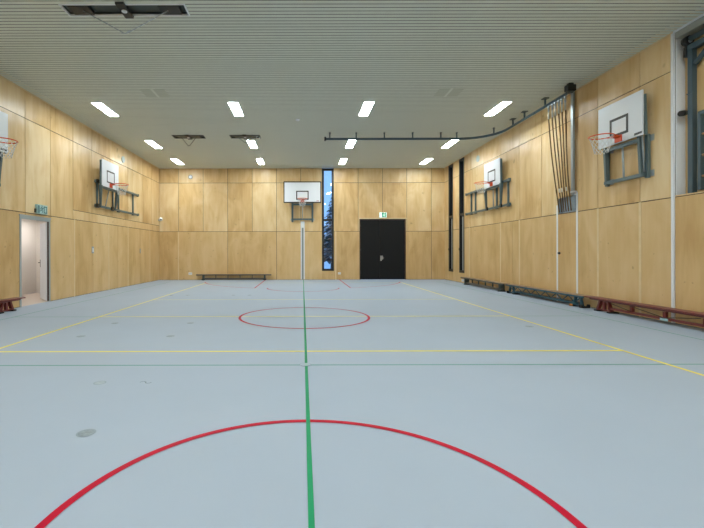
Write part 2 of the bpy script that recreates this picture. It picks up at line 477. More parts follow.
# open door in the left wall, with the corridor behind it
mb = MB()
for y0, y1 in ((DOORL[0], DOORL[0]+.06), (DOORL[1]-.05, DOORL[1])):
    mb.box(XL - .05, XL + .012, y0, y1, 0, DOORL[3])
mb.box(XL - .05, XL + .012, DOORL[0]+.06, DOORL[1]-.05, DOORL[3]-.06, DOORL[3])
mb.box(XL + .002, XL + .02, DOORL[0]-.02, DOORL[1]+.02, DOORL[3]+.001, DOORL[3]+.04)
d2 = struct(mb.build('door_2', M_frame_d, origin=(0, 0, 0)), 'open white door with grey frame in the left wall')
hx, hy = XL - .075, DOORL[1] - .03
th = math.radians(48.5); ex, ey = hx - .93*math.cos(th), hy + .93*math.sin(th)
lf = MB().beam((hx, hy, 1.105), (ex, ey, 1.105), .04, 2.17).build('door_leaf', M_white, d2, bevel=.003)
dx, dy = math.cos(th), -math.sin(th); nx, ny = -math.sin(th), -math.cos(th)
gx, gy = ex + dx*.07 + nx*.024, ey + dy*.07 + ny*.024
MB().beam((gx, gy, .93), (gx, gy, 1.15), .03, .01, up=(nx, ny, 0)).tube([(gx, gy, 1.06), (gx+nx*.05, gy+ny*.05, 1.06), (gx+nx*.05+dx*.12, gy+ny*.05+dy*.12, 1.06)], .011, 8).build('door_handle', M_black, lf)
MB().box(XL - .045, XL - .0, DOORL[1]-.054, DOORL[1]-.0495, 0.02, 2.2).build('door_seal', M_brown_frame, d2)
CX0, CX1, CY0, CY1 = -9.05, XL - .05, 8.6, 13.6
struct(MB().box(CX0, XL - .0, CY0, CY1, -.2, -.001).build('floor_corridor', M_cfloor, origin=(0, 0, 0)))
struct(MB().box(CX0-.1, CX0, CY0, CY1, 0, 2.5).build('wall_corridor', M_corr, origin=(0, 0, 0)))
struct(MB().box(CX0-.1, CX1, CY1, CY1+.1, 0, 2.5).build('wall_corridor', M_corr, origin=(0, 0, 0)))
struct(MB().box(CX0-.1, CX1, CY0-.1, CY0, 0, 2.5).build('wall_corridor', M_corr, origin=(0, 0, 0)))
struct(MB().box(CX0-.1, CX1, CY0-.1, CY1+.1, 2.5, 2.55).build('ceiling_corridor', M_corr, origin=(0, 0, 0)))
M_lampc = mat('lit_corridor_diffuser', (250, 252, 255), 0.5, emit=(1, .96, .93), estr=15)
for yc, lb in ((9.7, 'corridor ceiling lamp left of the open door, hidden behind the left wall'), (12.7, 'corridor ceiling lamp beyond the open door leaf, hidden behind the left wall')):
    cl = thing('ceiling_light', (-8.3, yc, 2.45), lb, 'ceiling light', 'corridor lamps')
    MB().box(-8.6, -8.0, yc-.5, yc+.5, 2.47, 2.5).build('frame', M_white, cl)
    MB().box(-8.56, -8.04, yc-.46, yc+.46, 2.455, 2.472).build('diffuser', M_lampc, cl)

# ---------------------------------------------------------------- ceiling lights
def ceiling_light(x, y, label, group):
    t = thing('ceiling_light', (x, y, ZC), label, 'ceiling light', group)
    w, l, b = .26, 1.10, .012
    mb = MB()
    z0, z1 = ZC - .012, ZC + .004
    mb.box(x-w/2-b, x-w/2, y-l/2-b, y+l/2+b, z0, z1); mb.box(x+w/2, x+w/2+b, y-l/2-b, y+l/2+b, z0, z1)
    mb.box(x-w/2, x+w/2, y-l/2-b, y-l/2, z0, z1); mb.box(x-w/2, x+w/2, y+l/2, y+l/2+b, z0, z1)
    mb.build('frame', M_ceil, t)
    MB().box(x-w/2, x+w/2, y-l/2, y+l/2, ZC-.008, ZC-.002).build('diffuser', M_lamp, t)
rows = [(11.52, 'nearest visible'), (15.25, 'middle'), (18.15, 'farthest')]
cols = [(-5.66, 'beside the left wall'), (-1.90, 'just left of the hall centre'), (1.84, 'just right of the hall centre'), (5.62, 'beside the right wall')]
for y, rn in rows:
    for x, cn in cols:
        ceiling_light(x, y, 'lit white ceiling panel of the %s row, %s' % (rn, cn), 'ceiling light panels')
for y in (5.28, 1.55, -1.35):
    for x, cn in cols:
        ceiling_light(x, y, 'lit white ceiling panel behind the visible rows, out of the frame', 'ceiling light panels out of frame')

# ---------------------------------------------------------------- ring hatches in the ceiling
def ring_hatch(h, label, apex_drop, big):
    x0, x1, y0, y1 = h; cx, cy = (x0+x1)/2, (y0+y1)/2
    t = thing('ring_hatch', (cx, cy, ZC), label, 'ceiling hatch', 'hatches for gymnastic rings')
    b = .022
    mb = MB()
    mb.box(x0-b, x1+b, y0-b, y0, ZC-.01, ZC+.02); mb.box(x0-b, x1+b, y1, y1+b, ZC-.01, ZC+.02)
    mb.box(x0-b, x0, y0, y1, ZC-.01, ZC+.02); mb.box(x1, x1+b, y0, y1, ZC-.01, ZC+.02)
    mb.build('frame', M_white if big else M_dark, t)
    MB().box(x0, x1, y0, y1, ZC+.05, ZC+.07).build('tray', M_dark, t)
    for s in (0, 1):
        a = x0 + .14 if s == 0 else x1 - .14 - .5*(x1-x0)*.55
        w = .5*(x1-x0)*.55 if not big else .34
        if big: a = x0 + .1 if s == 0 else x1 - .1 - w
        MB().box(a, a+w, y0+.03, y1-.03, ZC-.012, ZC+.045).build('ring_box', M_black if big else M_dark, t)
    p = t
    pl = MB().box(cx-.07, cx+.07, y0-.10, y1+.02, ZC-.05, ZC-.012).build('pulley_block', M_black, p)
    MB().cyl((cx, cy-.05, ZC-.062), (cx, cy-.05, ZC-.05), .045, 16).build('pulley_wheel', M_white, pl)
    rx = .72 if big else .27
    # the cord hangs down in a shallow V between the two boxes
    L, A, R = (cx-rx, cy, ZC-.012), (cx, cy, ZC-apex_drop), (cx+rx, cy, ZC-.012)
    MB().tube([L, (cx-.03, cy, ZC-apex_drop+.01), A, (cx+.03, cy, ZC-apex_drop+.01), R]  , .009 if big else .008, 6).build('cord', M_galv if big else M_dark, t)
    if big:
        MB().tube([(cx-.07, cy-.02, ZC-apex_drop-.0), (cx, cy, ZC-apex_drop), (cx+.08, cy-.03, ZC-apex_drop+.035)], .008, 6).build('cord_hook', M_galv, t)
ring_hatch(HATCH[0], 'large dark ring hatch in the ceiling, top left of the photo', .40, True)
ring_hatch(HATCH[1], 'small dark ring hatch in the ceiling with longer hanging cord, nearer the left wall', .33, False)
ring_hatch(HATCH[2], 'small dark ring hatch touching a lit ceiling panel, nearer the middle', .22, False)

def vent(x, y, side):
    t = thing('ceiling_vent', (x, y, ZC), 'flush grey double ceiling vent near the %s wall' % side, 'vent', 'flush ceiling vents')
    for s in (-1, 1):
        MB().box(x+s*.17-.14, x+s*.17+.14, y-.25, y+.25, ZC-.006, ZC+.002).build('vent_panel', mat('vent_grey', (190, 196, 182), .6), t)
    MB().box(x-.03, x+.03, y-.28, y+.28, ZC-.009, ZC+.002).build('divider', M_ceil, t)
vent(-3.80, 10.35, 'left'); vent(3.78, 10.35, 'right')
t = thing('smoke_detector', (-.14, 12.4, ZC), 'small white smoke detector in the middle of the ceiling', 'smoke detector')
MB().disc((-.14, 12.4), .065, ZC-.03, ZC).build('base', M_white, t)
MB().disc((-.14, 12.4), .04, ZC-.05, ZC-.03).build('sensor_cap', M_white, t)

# ---------------------------------------------------------------- basketball goals
def net_mesh(c, r0, r1, h, n=12, rows=6):
    mb = MB()
    pt = lambda k, j: Vector((c[0] + (r0+(r1-r0)*(j/rows)**.7)*math.cos(2*math.pi*k/n), c[1] + (r0+(r1-r0)*(j/rows)**.7)*math.sin(2*math.pi*k/n), c[2] - h*j/rows))
    for j in range(rows):
        o = .5*(j % 2)
        for k in range(n):
            mb.tube([pt(k+o, j), pt(k+o+.5, j+1)], .0035, 4); mb.tube([pt(k+o, j), pt(k+o-.5, j+1)], .0035, 4)
    return mb

def rim_part(t, bx_, by, nx, ny, z):
    """orange hoop and net in front of the board point (bx_, by), pointing along (nx, ny)"""
    R = .225; cx, cy = bx_ + nx*(R+.15), by + ny*(R+.15)
    mb = MB()
    ring = [(cx + R*math.cos(2*math.pi*k/40), cy + R*math.sin(2*math.pi*k/40), z) for k in range(40)]
    mb.tube(ring, .012, 8, closed=True)
    px_, py_ = -ny, nx
    for s in (-1, 1):
        mb.tube([(bx_ + px_*s*.07, by + py_*s*.07, z-.01), (cx - nx*R*.8 + px_*s*R*.6, cy - ny*R*.8 + py_*s*R*.6, z)], .009, 6)
    r = mb.build('rim', M_orange, t)
    pl = MB().beam((bx_ + nx*.012 - px_*.09, by + ny*.012 - py_*.09, z-.05), (bx_ + nx*.012 + px_*.09, by + ny*.012 + py_*.09, z-.05), .02, .14)
    pl.beam((bx_ + nx*.02, by + ny*.02, z-.012), (bx_ + nx*.16, by + ny*.16, z-.012), .16, .014)
    pl.build('rim_plate', M_orange, r)
    net_mesh((cx, cy, z-.012), R*.98, .12, .35).build('net', M_net, t)
    return cx, cy

def outline(mb, axis, face, n, u0, u1, z0, z1, w):
    for a, b, c, d in ((u0, u1, z0, z0+w), (u0, u1, z1-w, z1), (u0, u0+w, z0+w, z1-w), (u1-w, u1, z0+w, z1-w)):
        if axis == 'x': mb.box(face, face + n*.003, a, b, c, d)
        else: mb.box(a, b, face, face + n*.003, c, d)
    return mb

def mark(mb, axis, face, n, u, z, w, h, flip):
    """the little illegible maker's mark: slanted strokes"""
    k = 7
    for i in range(k):
        a = u + w*i/k; s = -flip
        if axis == 'x': mb.beam((face + n*.002, a, z), (face + n*.002, a + flip*h*.4, z+h), .004, w/k*.6, up=(0, 1, 0))
        else: mb.beam((a, face + n*.002, z), (a + h*.4, face + n*.002, z+h), .004, w/k*.6, up=(1, 0, 0))
    return mb

def near_goal(s, yc, zb, label, XA=6.78):
    """small practice board on a fold-out wall frame; s = +1 right wall, -1 left wall"""
    XW = XR if s > 0 else XL
    XB = s*XA
    t = thing('basketball_goal', (XW, yc, 2.9), label, 'basketball goal', 'practice goals on the side walls')
    b = MB().box(XB, XB + s*.03, yc-.595, yc+.595, zb, zb+.9).build('backboard', M_board, t, bevel=.004)
    outline(MB(), 'x', XB, -s, yc-.25, yc+.25, zb+.15, zb+.55, .055).build('target_square', M_black, b)
    mark(MB(), 'x', XB, -s, yc-.565 if s > 0 else yc+.37, zb+.03, .19, .045, -s).build('maker_mark', M_black, b)
    z0 = 2.90
    mb = MB()
    for u in (-.53, .53):
        mb.box(XW - s*.07, XW - s*.012, yc+u-.04, yc+u+.04, z0-.07, zb+.02)
    mb.each('wall_frame', M_steel, t, bevel=.004)
    mb = MB()
    for u in (-.52, .52):
        for z in (z0+.02, zb-.06): mb.box(XW - s*.012, XW, yc+u-.12, yc+u+.10, z-.06, z+.06)
    mb.each('wall_plate', M_galv, t)
    for u in (-.46, .46):
        mb = MB().beam((XW - s*.10, yc+u, z0-.03), (XB + s*.06, yc+u, zb), .055, .07, up=(s, 0, 0))
        mb.beam((XB + s*.062, yc+u*1.32, zb), (XB + s*.046, yc+u*1.32, zb+.80), .03, .05, up=(s, 0, 0), d2=.03)
        mb.build('strut', M_steel, t)
    MB().beam((XW - s*.10, yc-.52, z0), (XW - s*.10, yc+.52, z0), .06, .07).beam((XB + s*.075, yc-.46, zb-.07), (XB + s*.075, yc+.46, zb-.07), .06, .07).each('cross_bar', M_steel, t)
    MB().cyl((XW - s*.09, yc, z0), (XB + s*.08, yc, zb-.05), .02, 10).build('gas_strut', M_galv, t)
    MB().cyl((XW - s*.08, yc-.50, z0+.06), (XB + s*.05, yc-.53, zb+.05), .014, 8).build('stay', M_galv, t)
    rim_part(t, XB, yc, -s, 0, zb+.13)
near_goal(1, 8.57, 3.685, 'nearest basketball goal on the right wall, white board on folded steel frame')
near_goal(-1, 8.62, 3.64, 'cropped basketball goal at the left photo edge, orange rim and net showing')

def rail_goal(s, yc, zb, verts, label, XA=6.78, dy=0, y0=13.36, y1=16.82):
    XW = XR if s > 0 else XL
    XB = s*XA; xr = XW - s*.075
    t = thing('basketball_goal', (XW, yc, 2.9), label, 'basketball goal', 'sliding goals on the side walls')
    b = MB().box(XB, XB + s*.025, yc-.595, yc+.595, zb, zb+.9).build('backboard', M_board, t, bevel=.004)
    outline(MB(), 'x', XB, -s, yc-.28, yc+.28, zb+.16, zb+.58, .045).build('target_square', M_black, b)
    for z in (3.76, 2.94):
        r = MB().beam((xr, y0, z), (xr, y1, z), .06, .07).build('rail', M_steel, t, bevel=.004)
        MB().box(xr-.04, xr+.04, y0-.05, y0, z-.05, z+.05).box(xr-.04, xr+.04, y1, y1+.05, z-.05, z+.05).each('end_cap', M_steel, r)
        mb = MB()
        for y in verts: mb.box(XW - s*.055, XW, y-.06, y+.06, z-.06, z+.06)
        mb.each('rail_bracket', M_steel, r)
    for y in verts:
        MB().box(XW - s*.055, XW - s*.01, y-.03, y+.03, 2.97, 3.73).build('upright', M_steel, t)
    for u in (-.5, .5):
        MB().beam((xr - s*.06, yc+u*1.06+dy, 2.90), (XB + s*.05, yc+u*1.21, zb+.02), .04, .06, up=(s, 0, 0), w2=.06, d2=.11).beam((XB + s*.05, yc+u*1.21, zb), (XB + s*.045, yc+u*1.21, zb+.86), .04, .06, up=(s, 0, 0)).build('strut', M_steel, t)
    MB().beam((XB + s*.07, yc-.56, zb-.03), (XB + s*.07, yc+.56, zb-.03), .07, .08).each('cross_bar', M_steel, t)
    MB().cyl((xr - s*.03, yc+.05, 2.95), (XB + s*.08, yc+.05, zb-.02), .018, 10).build('gas_strut', M_galv, t)
    mb = MB()
    for u in (-.52, .52):
        for z in (3.76, 2.94): mb.box(xr - s*.085, xr - s*.031, yc+u-.06, yc+u+.06, z-.06, z+.06)
    mb.each('carriage', M_black, t)
    rim_part(t, XB, yc, -s, 0, zb+.13)
rail_goal(1, 14.34, 3.69, (16.45, 16.05, 14.3, 13.5), 'far basketball goal on the right wall, on long horizontal steel rails')
rail_goal(-1, 13.99, 3.60, (13.62, 14.75, 15.2, 16.5), 'basketball goal on the left wall, on long horizontal steel rails', 6.70, .18, 13.48, 16.86)

# goal in the middle of the back wall
t = thing('basketball_goal', (0, YB, 2.9), 'basketball goal on the back wall, wide white board with black border', 'basketball goal')
yb = 19.28; zb = 3.74
b = MB().box(-.87, .87, yb, yb+.03, zb+.03, zb+.98).build('backboard', M_board, t)
outline(MB(), 'y', yb, -1, -.30, .30, zb+.14, zb+.57, .05).build('target_square', M_black, b)
mark(MB(), 'y', yb, -1, .68, zb+.07, .12, .03, 1).build('maker_mark', M_red, b)
mb = MB()
for a0, a1, c, d in ((-.905, .905, zb-.01, zb+.035), (-.905, .905, zb+.975, zb+1.02), (-.905, -.865, zb+.035, zb+.975), (.865, .905, zb+.035, zb+.975)):
    mb.box(a0, a1, yb-.01, yb+.045, c, d)
mb.build('border', M_black, t)
for u in (-.49, .49):
    MB().box(u-.045, u+.045, YB-.07, YB-.012, 2.82, 3.86).build('upright', M_steel, t)
    MB().beam((u, YB-.09, 2.95), (u*.92, yb+.07, zb-.02), .05, .06, up=(0, 1, 0)).beam((u, YB-.02, zb+.08), (u, yb+.04, zb+.08), .05, .05).build('strut', M_steel, t)
MB().box(-.49, .49, YB-.11, YB-.07, 2.92, 3.0).box(-.46, .46, yb+.05, yb+.1, zb-.12, zb-.03).each('cross_bar', M_steel, t)
mb = MB()
for u in (-.49, .49):
    for z in (2.95, 3.8): mb.box(u-.09, u+.09, YB-.012, YB-.001, z-.05, z+.05)
mb.each('wall_plate', M_galv, t)
MB().cyl((0, YB-.09, 2.96), (0, yb+.08, zb-.08), .02, 10).build('gas_strut', M_galv, t)
rim_part(t, 0, yb, 0, -1, zb+.14)

# white post track on the back wall under that goal
t = thing('wall_track', (0, YB, 0), 'tall narrow white track on the back wall under the basketball goal', 'wall track')
for x in (-.085, .055): MB().box(x, x+.05, YB-.035, YB, 0.02, 2.55).build('side_rail', M_white, t)
MB().box(-.035, .055, YB-.012, YB, .02, 2.55).build('channel', mat('track_grey', (136, 146, 150), .4), t)
MB().box(-.085, .105, YB-.045, YB, 2.55, 2.86).build('head', M_white, t)

# ---------------------------------------------------------------- rope track and climbing ropes
ZR = 5.255
path = [(.81, 13.80, ZR), (5.45, 13.80, ZR)]
for k in range(1, 13):
    a = math.pi/2 * k/12
    path.append((5.45 + 1.08*math.sin(a), 12.72 + 1.08*math.cos(a), ZR))
path += [(6.53, 11.6, ZR), (6.53, 9.86, ZR)]
t = thing('rope_track', (3.5, 13.8, ZR), 'dark steel rope track bending under the ceiling to the right wall', 'rope track')
MB().tube(path, .04, 4, smooth=False).build('rail', M_bstl, t)
MB().box(.76, .82, 13.74, 13.86, ZR-.06, ZR+.06).build('end_stop', M_black, t)
for x, y in ((.95, 13.8), (1.86, 13.8), (2.83, 13.8), (3.81, 13.8), (4.78, 13.8), (5.33, 13.8), (6.36, 13.28), (6.53, 12.4), (6.53, 11.75), (6.53, 10.75)):
    k = .07 if y < 13 else .03
    MB().box(x-.018, x+.018, y-.018, y+.018, ZR+.03, ZC-.02).box(x-k, x+k, y-k, y+k, ZC-.022, ZC-.001).build('hanger', M_bstl, t)
m_ = MB().box(6.46, 6.66, 9.72, 9.86, ZR+.02, ZC-.05).box(6.50, 6.62, 9.75, 9.83, ZC-.05, ZC-.001).build('motor', M_black, t)
MB().cyl((6.56, 9.79, ZR-.02), (6.56, 9.79, ZR+.02), .06, 14).build('pulley_wheel', M_dark, m_)
names = ['first', 'second', 'third', 'fourth', 'fifth', 'sixth']
tops = [10.60, 10.44, 10.32, 10.18, 10.06, 9.93]
ends = [10.80, 10.69, 10.59, 10.50, 10.41, 10.32]
random.seed(4)
for i, (ya, ye) in enumerate(zip(tops, ends)):
    t = thing('climbing_rope', (6.53, ya, 5.2), 'brown climbing rope by the right wall, %s of six counted from the left' % names[i], 'rope', 'climbing ropes gathered on the right wall')
    MB().box(6.505, 6.555, ya-.03, ya+.03, 5.17, 5.213).cyl((6.53, ya, 5.05), (6.53, ya, 5.17), .022, 10).build('rope_clamp', M_galv, t)
    pts = []
    for k in range(25):
        u = k/24; z = 4.86 + (2.41-4.86)*u
        w = max(0, (u-.0))
        x = 6.53 + .40*u - .02*math.sin(u*math.pi)
        y = ya + (ye-ya)*u + .012*math.sin(u*5+i)
        pts.append((x, y, z))
    MB().tube([(6.53, ya, 5.06), (6.53, ya, 4.86)], .019, 8).build('binding', M_tape, t)
    MB().tube(pts, .015, 8).build('rope', M_rope, t)
    p = pts[18]; q = pts[19]
    MB().tube([p, q], .019, 8).build('end_binding', M_tape if i in (1, 2, 4) else M_rope, t)
t = thing('wall_conduit', (6.94, 10.24, 2.8), 'thin grey pole on the right wall just right of the climbing ropes', 'pole')
MB().box(6.90, 6.95, 10.20, 10.28, 2.80, ZC-.03).build('pole', M_galv, t)
MB().box(6.88, XR, 10.16, 10.32, 2.86, 2.90).build('bracket', M_white, t)
t = thing('rope_cabinet', (XR, 10.3, 2.4), 'small grey metal box with white top beside the rope ends', 'box')
MB().box(XR-.04, XR-.001, 10.20, 10.30, 2.42, 2.80).build('body', M_recess, t)
MB().box(XR-.045, XR-.001, 10.19, 10.31, 2.80, 2.83).build('lid', M_white, t)

# ---------------------------------------------------------------- climbing frame in the niche (cropped by the right edge of the photo)
t = thing('climbing_gantry', (7.06, 6.0, 2.4), 'blue-grey steel climbing frame in the niche at the right photo edge', 'climbing gantry')
po = MB().box(7.02, 7.11, 7.20, 7.29, 2.40, 5.02).build('post', M_bstl, t, bevel=.004)
MB().box(7.012, 7.02, 7.19, 7.30, 4.2, 4.22).build('collar', M_bstl, po)
MB().box(7.02, 7.11, 3.55, 3.64, 2.40, 5.02).build('post', M_bstl, t, bevel=.004)
MB().box(7.015, 7.115, 3.55, 7.29, 5.00, 5.10).build('top_beam', M_bstl, t, bevel=.004)
MB().beam((7.06, 7.18, 4.72), (7.06, 6.82, 5.02), .05, .07).beam((7.06, 3.66, 4.72), (7.06, 4.02, 5.02), .05, .07).each('brace', M_bstl, t)
MB().cyl((7.02, 3.6, 5.20), (7.02, 7.22, 5.20), .05, 14).build('drive_tube', M_bstl, t)
wl = MB().cyl((7.02, 7.24, 5.18), (7.02, 7.33, 5.18), .085, 18).build('pulley_wheel', M_black, t)
MB().cyl((7.02, 7.22, 5.16), (7.02, 7.24, 5.16), .03, 12).build('axle', M_galv, wl)
MB().box(7.0, 7.08, 7.29, 7.345, 4.90, 5.09).build('wall_bracket', M_black, t)
la = MB().box(7.01, 7.08, 7.04, 7.10, 2.44, 3.80).box(7.01, 7.08, 5.64, 5.70, 2.44, 3.80).box(7.015, 7.075, 5.64, 7.10, 3.76, 3.83).build('ladder_frame', M_bstl, t, bevel=.003)
for z in (2.68, 3.05, 3.42):
    MB().cyl((7.045, 5.68, z), (7.045, 7.06, z), .02, 10).build('rung', M_rung, la)
t = thing('wall_spotlight', (7.05, 7.42, 3.75), 'small black cylinder lamp beside the white strip, right photo edge', 'spotlight')
MB().cyl((7.07, 7.40, 3.91), (6.95, 7.34, 3.88), .052, 16).build('housing', M_black, t)
MB().cyl((7.085, 7.408, 3.914), (7.07, 7.40, 3.91), .048, 16).build('ring', M_copper, t)
MB().cyl((7.10, 7.483, 3.93), (7.08, 7.41, 3.912), .02, 8).build('arm', M_galv, t)

# ---------------------------------------------------------------- gymnastics benches
def bench_local(kind, L, label, at, along, front, seatz=.30):
    """a long low gym bench. 'at' = floor point at one end, 'along' unit vector of its length, 'front' unit vector to the room."""
    A = Vector((*along, 0)); Fv = Vector((*front, 0)); O = Vector((*at, 0))
    P = lambda u, v, z: O + A*u + Fv*v + Vector((0, 0, z))
    t = thing('gym_bench', P(L/2, 0, 0), label, 'bench')
    col = {'brown': M_brown, 'teal': M_tbench, 'grey': M_gbench}[kind]
    W = .24
    seat = MB().beam(P(0, 0, seatz-.013), P(L, 0, seatz-.013), W, .026).build('seat', M_brown if kind == 'brown' else M_benchseat, t, bevel=.006)
    if kind != 'brown':
        MB().beam(P(0, W/2-.008, seatz-.034), P(L, W/2-.008, seatz-.034), .03, .045).build('edge_rail', col, seat)
    def a_legs(col, us, thick, wide, v):
        for ua, ub, ta, tb, d in us:
            mb = MB()
            mb.beam(P(ta, v, seatz-.04), P(ua, v, .03), wide, thick, up=A)
            mb.beam(P(tb, v, seatz-.04), P(ub, v, .03), wide, thick, up=A)
            mb.beam(P(ua, v, .045), P(ub, v, .045), wide*.8, .03)
            lg = mb.build('leg', col, t)
            MB().beam(P(ua-.05, 0, .015), P(ua+.05, 0, .015), .20, .03).beam(P(ub-.05, 0, .015), P(ub+.05, 0, .015), .20, .03).each('rubber_foot', M_rubber, lg)
    if kind == 'brown':
        MB().beam(P(.10, .03, seatz-.044), P(L-.10, .03, seatz-.044), .08, .036).build('top_rail', col, t)
        MB().beam(P(.66, .04, .10), P(L-.66, .04, .10), .05, .045).build('beam', col, t)
        ps = [.53, .53 + (L-1.06)*.25, L/2, L - .53 - (L-1.06)*.25, L - .53]
        for u in ps:
            MB().beam(P(u, .04, .10 if .6 < u < L-.6 else .06), P(u, .04, seatz-.07), .05, .065, up=A).build('post', col, t)
        for ua, ub in ((.74, ps[1]), (ps[1]+.06, ps[2]-.04), (L-.74, ps[3]), (ps[3]-.06, ps[2]+.04)):
            MB().tube([P(ua, .07, seatz-.08), P(ub, .07, .125)], .008, 6).build('tie_rod', M_brown_frame, t)
        a_legs(col, ((.33, .72, .42, .62, 1), (L-.33, L-.72, L-.42, L-.62, -1)), .05, .07, .03)
        MB().beam(P(L/2-.08, .068, .085), P(L/2+.08, .068, .085), .012, .045).build('sticker', mat('pale_blue_sticker', (168, 204, 214), .5), t)
    elif kind == 'teal':
        MB().beam(P(.30, .05, .085), P(L-.30, .05, .085), .05, .035).build('lower_rail', col, t)
        mb = MB(); k = 14; st = (L-.3)/k
        for i in range(k):
            a, b = .15+st*i, .15+st*(i+1)
            z0, z1 = (seatz-.05, .10) if i % 2 == 0 else (.10, seatz-.05)
            mb.tube([P(a, .06, z0), P(b, .06, z1)], .013, 6)
        mb.build('lattice', col, t)
        MB().beam(P(.35, -.06, .075), P(L-.35, -.06, .075), .04, .07).build('rear_board', M_beam, t)
        a_legs(col, ((.12, .42, .18, .34, 1), (L-.12, L-.42, L-.18, L-.34, -1)), .045, .06, .05)
        for u in (.10, L-.10):
            for v in (-.08, .10):
                MB().cyl(P(u, v-.02, .045), P(u, v+.02, .045), .04, 14).build('wheel', M_rubber, t)
        MB().beam(P(L-.47, .12, .03), P(L-.39, .12, .03), .03, .05).build('end_stop', mat('orange_stop', (206, 130, 60), .5), t)
    else:
        MB().beam(P(.28, .0, .07), P(L-.28, .0, .07), .09, .07).build('beam', M_beam, t)
        k = 6; st = (L-.7)/(k-1)
        for i in range(k):
            u = .35 + st*i
            MB().beam(P(u, .02, .09), P(u, .02, seatz-.04), .04, .035, up=A).build('post', col, t)
        for u, d in ((.33, 1), (L-.33, -1)):
            lg = MB().beam(P(u, 0, seatz-.04), P(u, 0, .02), .18, .07, up=A).beam(P(u-.08*d, 0, .05), P(u+.10*d, 0, .05), .16, .04).build('leg', col, t)
            MB().beam(P(u-.06, 0, .01), P(u+.06, 0, .01), .22, .02).each('rubber_foot', M_rubber, lg)
            if u < 1 and front[0]: MB().cyl(P(u-.18, .02, .16), P(u-.18, .12, .16), .05, 14).build('wheel', M_white, lg)
    return t
bench_local('grey', 3.64, 'dark grey-green gym bench standing against the back wall', (-5.15, 19.46), (1, 0), (0, -1), .29)
bench_local('grey', 3.55, 'far grey-green gym bench along the right wall, below the windows', (6.78, 16.85), (0, -1), (-1, 0), .30)
bench_local('teal', 3.62, 'teal-blue lattice gym bench along the right wall, below the climbing ropes', (6.78, 13.12), (0, -1), (-1, 0), .30)
bench_local('brown', 4.06, 'nearest red-brown wooden gym bench along the right wall', (6.78, 9.46), (0, -1), (-1, 0), .30)
bench_local('brown', 4.06, 'red-brown wooden gym bench beside the open door, left photo edge', (-6.78, 9.62), (0, -1), (1, 0), .285)

# ---------------------------------------------------------------- signs and small fittings
# the pictogram: a running figure and a door, drawn with flat strips on the sign's face
def pictogram(u, v, sc):
    """segments (p, q, width) of a running man around (u, v)"""
    S = [((0, .30), (.05, .02), .13), ((.05, .02), (.20, -.14), .08), ((.20, -.14), (.10, -.38), .07), ((.03, .02), (-.12, -.16), .08), ((-.12, -.16), (-.36, -.18), .07),
         ((0, .26), (.20, .12), .06), ((.20, .12), (.34, .20), .05), ((-.02, .26), (-.20, .14), .06), ((-.20, .14), (-.24, -.02), .05)]
    return [((u+a[0]*sc, v+a[1]*sc), (u+b[0]*sc, v+b[1]*sc), w*sc) for a, b, w in S], ((u+.06*sc, v+.43*sc), .075*sc)

t = thing('exit_sign', (3.95, YB, 3.03), 'lit green and white exit sign above the black double door', 'exit sign')
MB().box(3.77, 4.13, YB-.07, YB, 3.04, 3.29).build('housing', M_white, t)
pn = MB().box(3.775, 4.125, YB-.074, YB-.07, 3.055, 3.285).build('sign_panel', M_swhite, t)
segs, head = pictogram(4.0, 3.165, .22)
mb = MB(); mb.box(3.88, 4.10, YB-.076, YB-.074, 3.065, 3.275)
mb.build('green_field', M_sgreen, pn)
mb = MB()
for a, b, w in segs: mb.beam((a[0], YB-.078, a[1]), (b[0], YB-.078, b[1]), .003, w, up=(0, 0, 1))
mb.cyl((head[0][0], YB-.0765, head[0][1]), (head[0][0], YB-.079, head[0][1]), head[1], 12)
mb.build('running_figure', M_swhite, pn)

ys, zs = 10.72, 2.50
t = thing('exit_sign', (XL, ys, zs-.14), 'pale teal exit sign above the open door in the left wall', 'exit sign')
MB().box(XL, XL+.07, ys-.22, ys+.19, zs-.115, zs+.125).build('housing', M_spale, t, bevel=.004)
MB().box(XL, XL+.04, ys-.25, ys-.222, zs-.09, zs+.01).build('bracket', M_dark, t)
xf = XL + .072
pn = MB().box(XL+.07, xf, ys-.20, ys+.18, zs-.11, zs+.11).build('sign_panel', M_spale, t)
mb = MB()
segs, head = pictogram(-.06, 0, .22)
for a, b, w in segs: mb.beam((xf+.002, ys+a[0], zs+a[1]), (xf+.002, ys+b[0], zs+b[1]), .003, w, up=(0, 0, 1))
mb.cyl((xf, ys+head[0][0], zs+head[0][1]), (xf+.004, ys+head[0][0], zs+head[0][1]), head[1], 12)
mb.build('running_figure', M_sdark, pn)
outline(MB(), 'x', xf, 1, ys+.03, ys+.16, zs-.09, zs+.09, .022).build('door_symbol', M_sdark, pn)
MB().box(xf, xf+.002, ys-.195, ys-.15, zs-.10, zs+.10).build('sign_edge', M_sdark, pn)

def wall_oval(x, y, z, s, label):
    t = thing('wall_speaker', (x, y, z), label, 'speaker', 'pale round speakers high on the side walls')
    n = 24
    MB().cyl((x, y, z), (x - s*.02, y, z), .13, n).build('rim', M_oval, t)
    MB().cyl((x - s*.02, y, z), (x - s*.028, y, z), .115, n).build('cloth_cover', M_oval, t)
wall_oval(XL, 15.65, 4.99, -1, 'pale round wall speaker high on the left wall')
wall_oval(XR, 15.88, 5.05, 1, 'pale round wall speaker high on the right wall')

xk = bx(190.7)
t = thing('wall_clock', (xk, YB, 5.05), 'small round grey clock high on the back wall, left side', 'clock')
MB().cyl((xk, YB, 5.05), (xk, YB-.04, 5.05), .10, 24).build('rim', mat('clock_rim', (112, 124, 136), .4), t)
MB().cyl((xk, YB-.04, 5.05), (xk, YB-.043, 5.05), .075, 24).build('clock_face', M_white, t)
MB().beam((xk, YB-.045, 5.05), (xk, YB-.045, 5.10), .004, .01).beam((xk, YB-.045, 5.05), (xk+.03, YB-.045, 5.03), .004, .01).build('clock_hands', M_black, t)

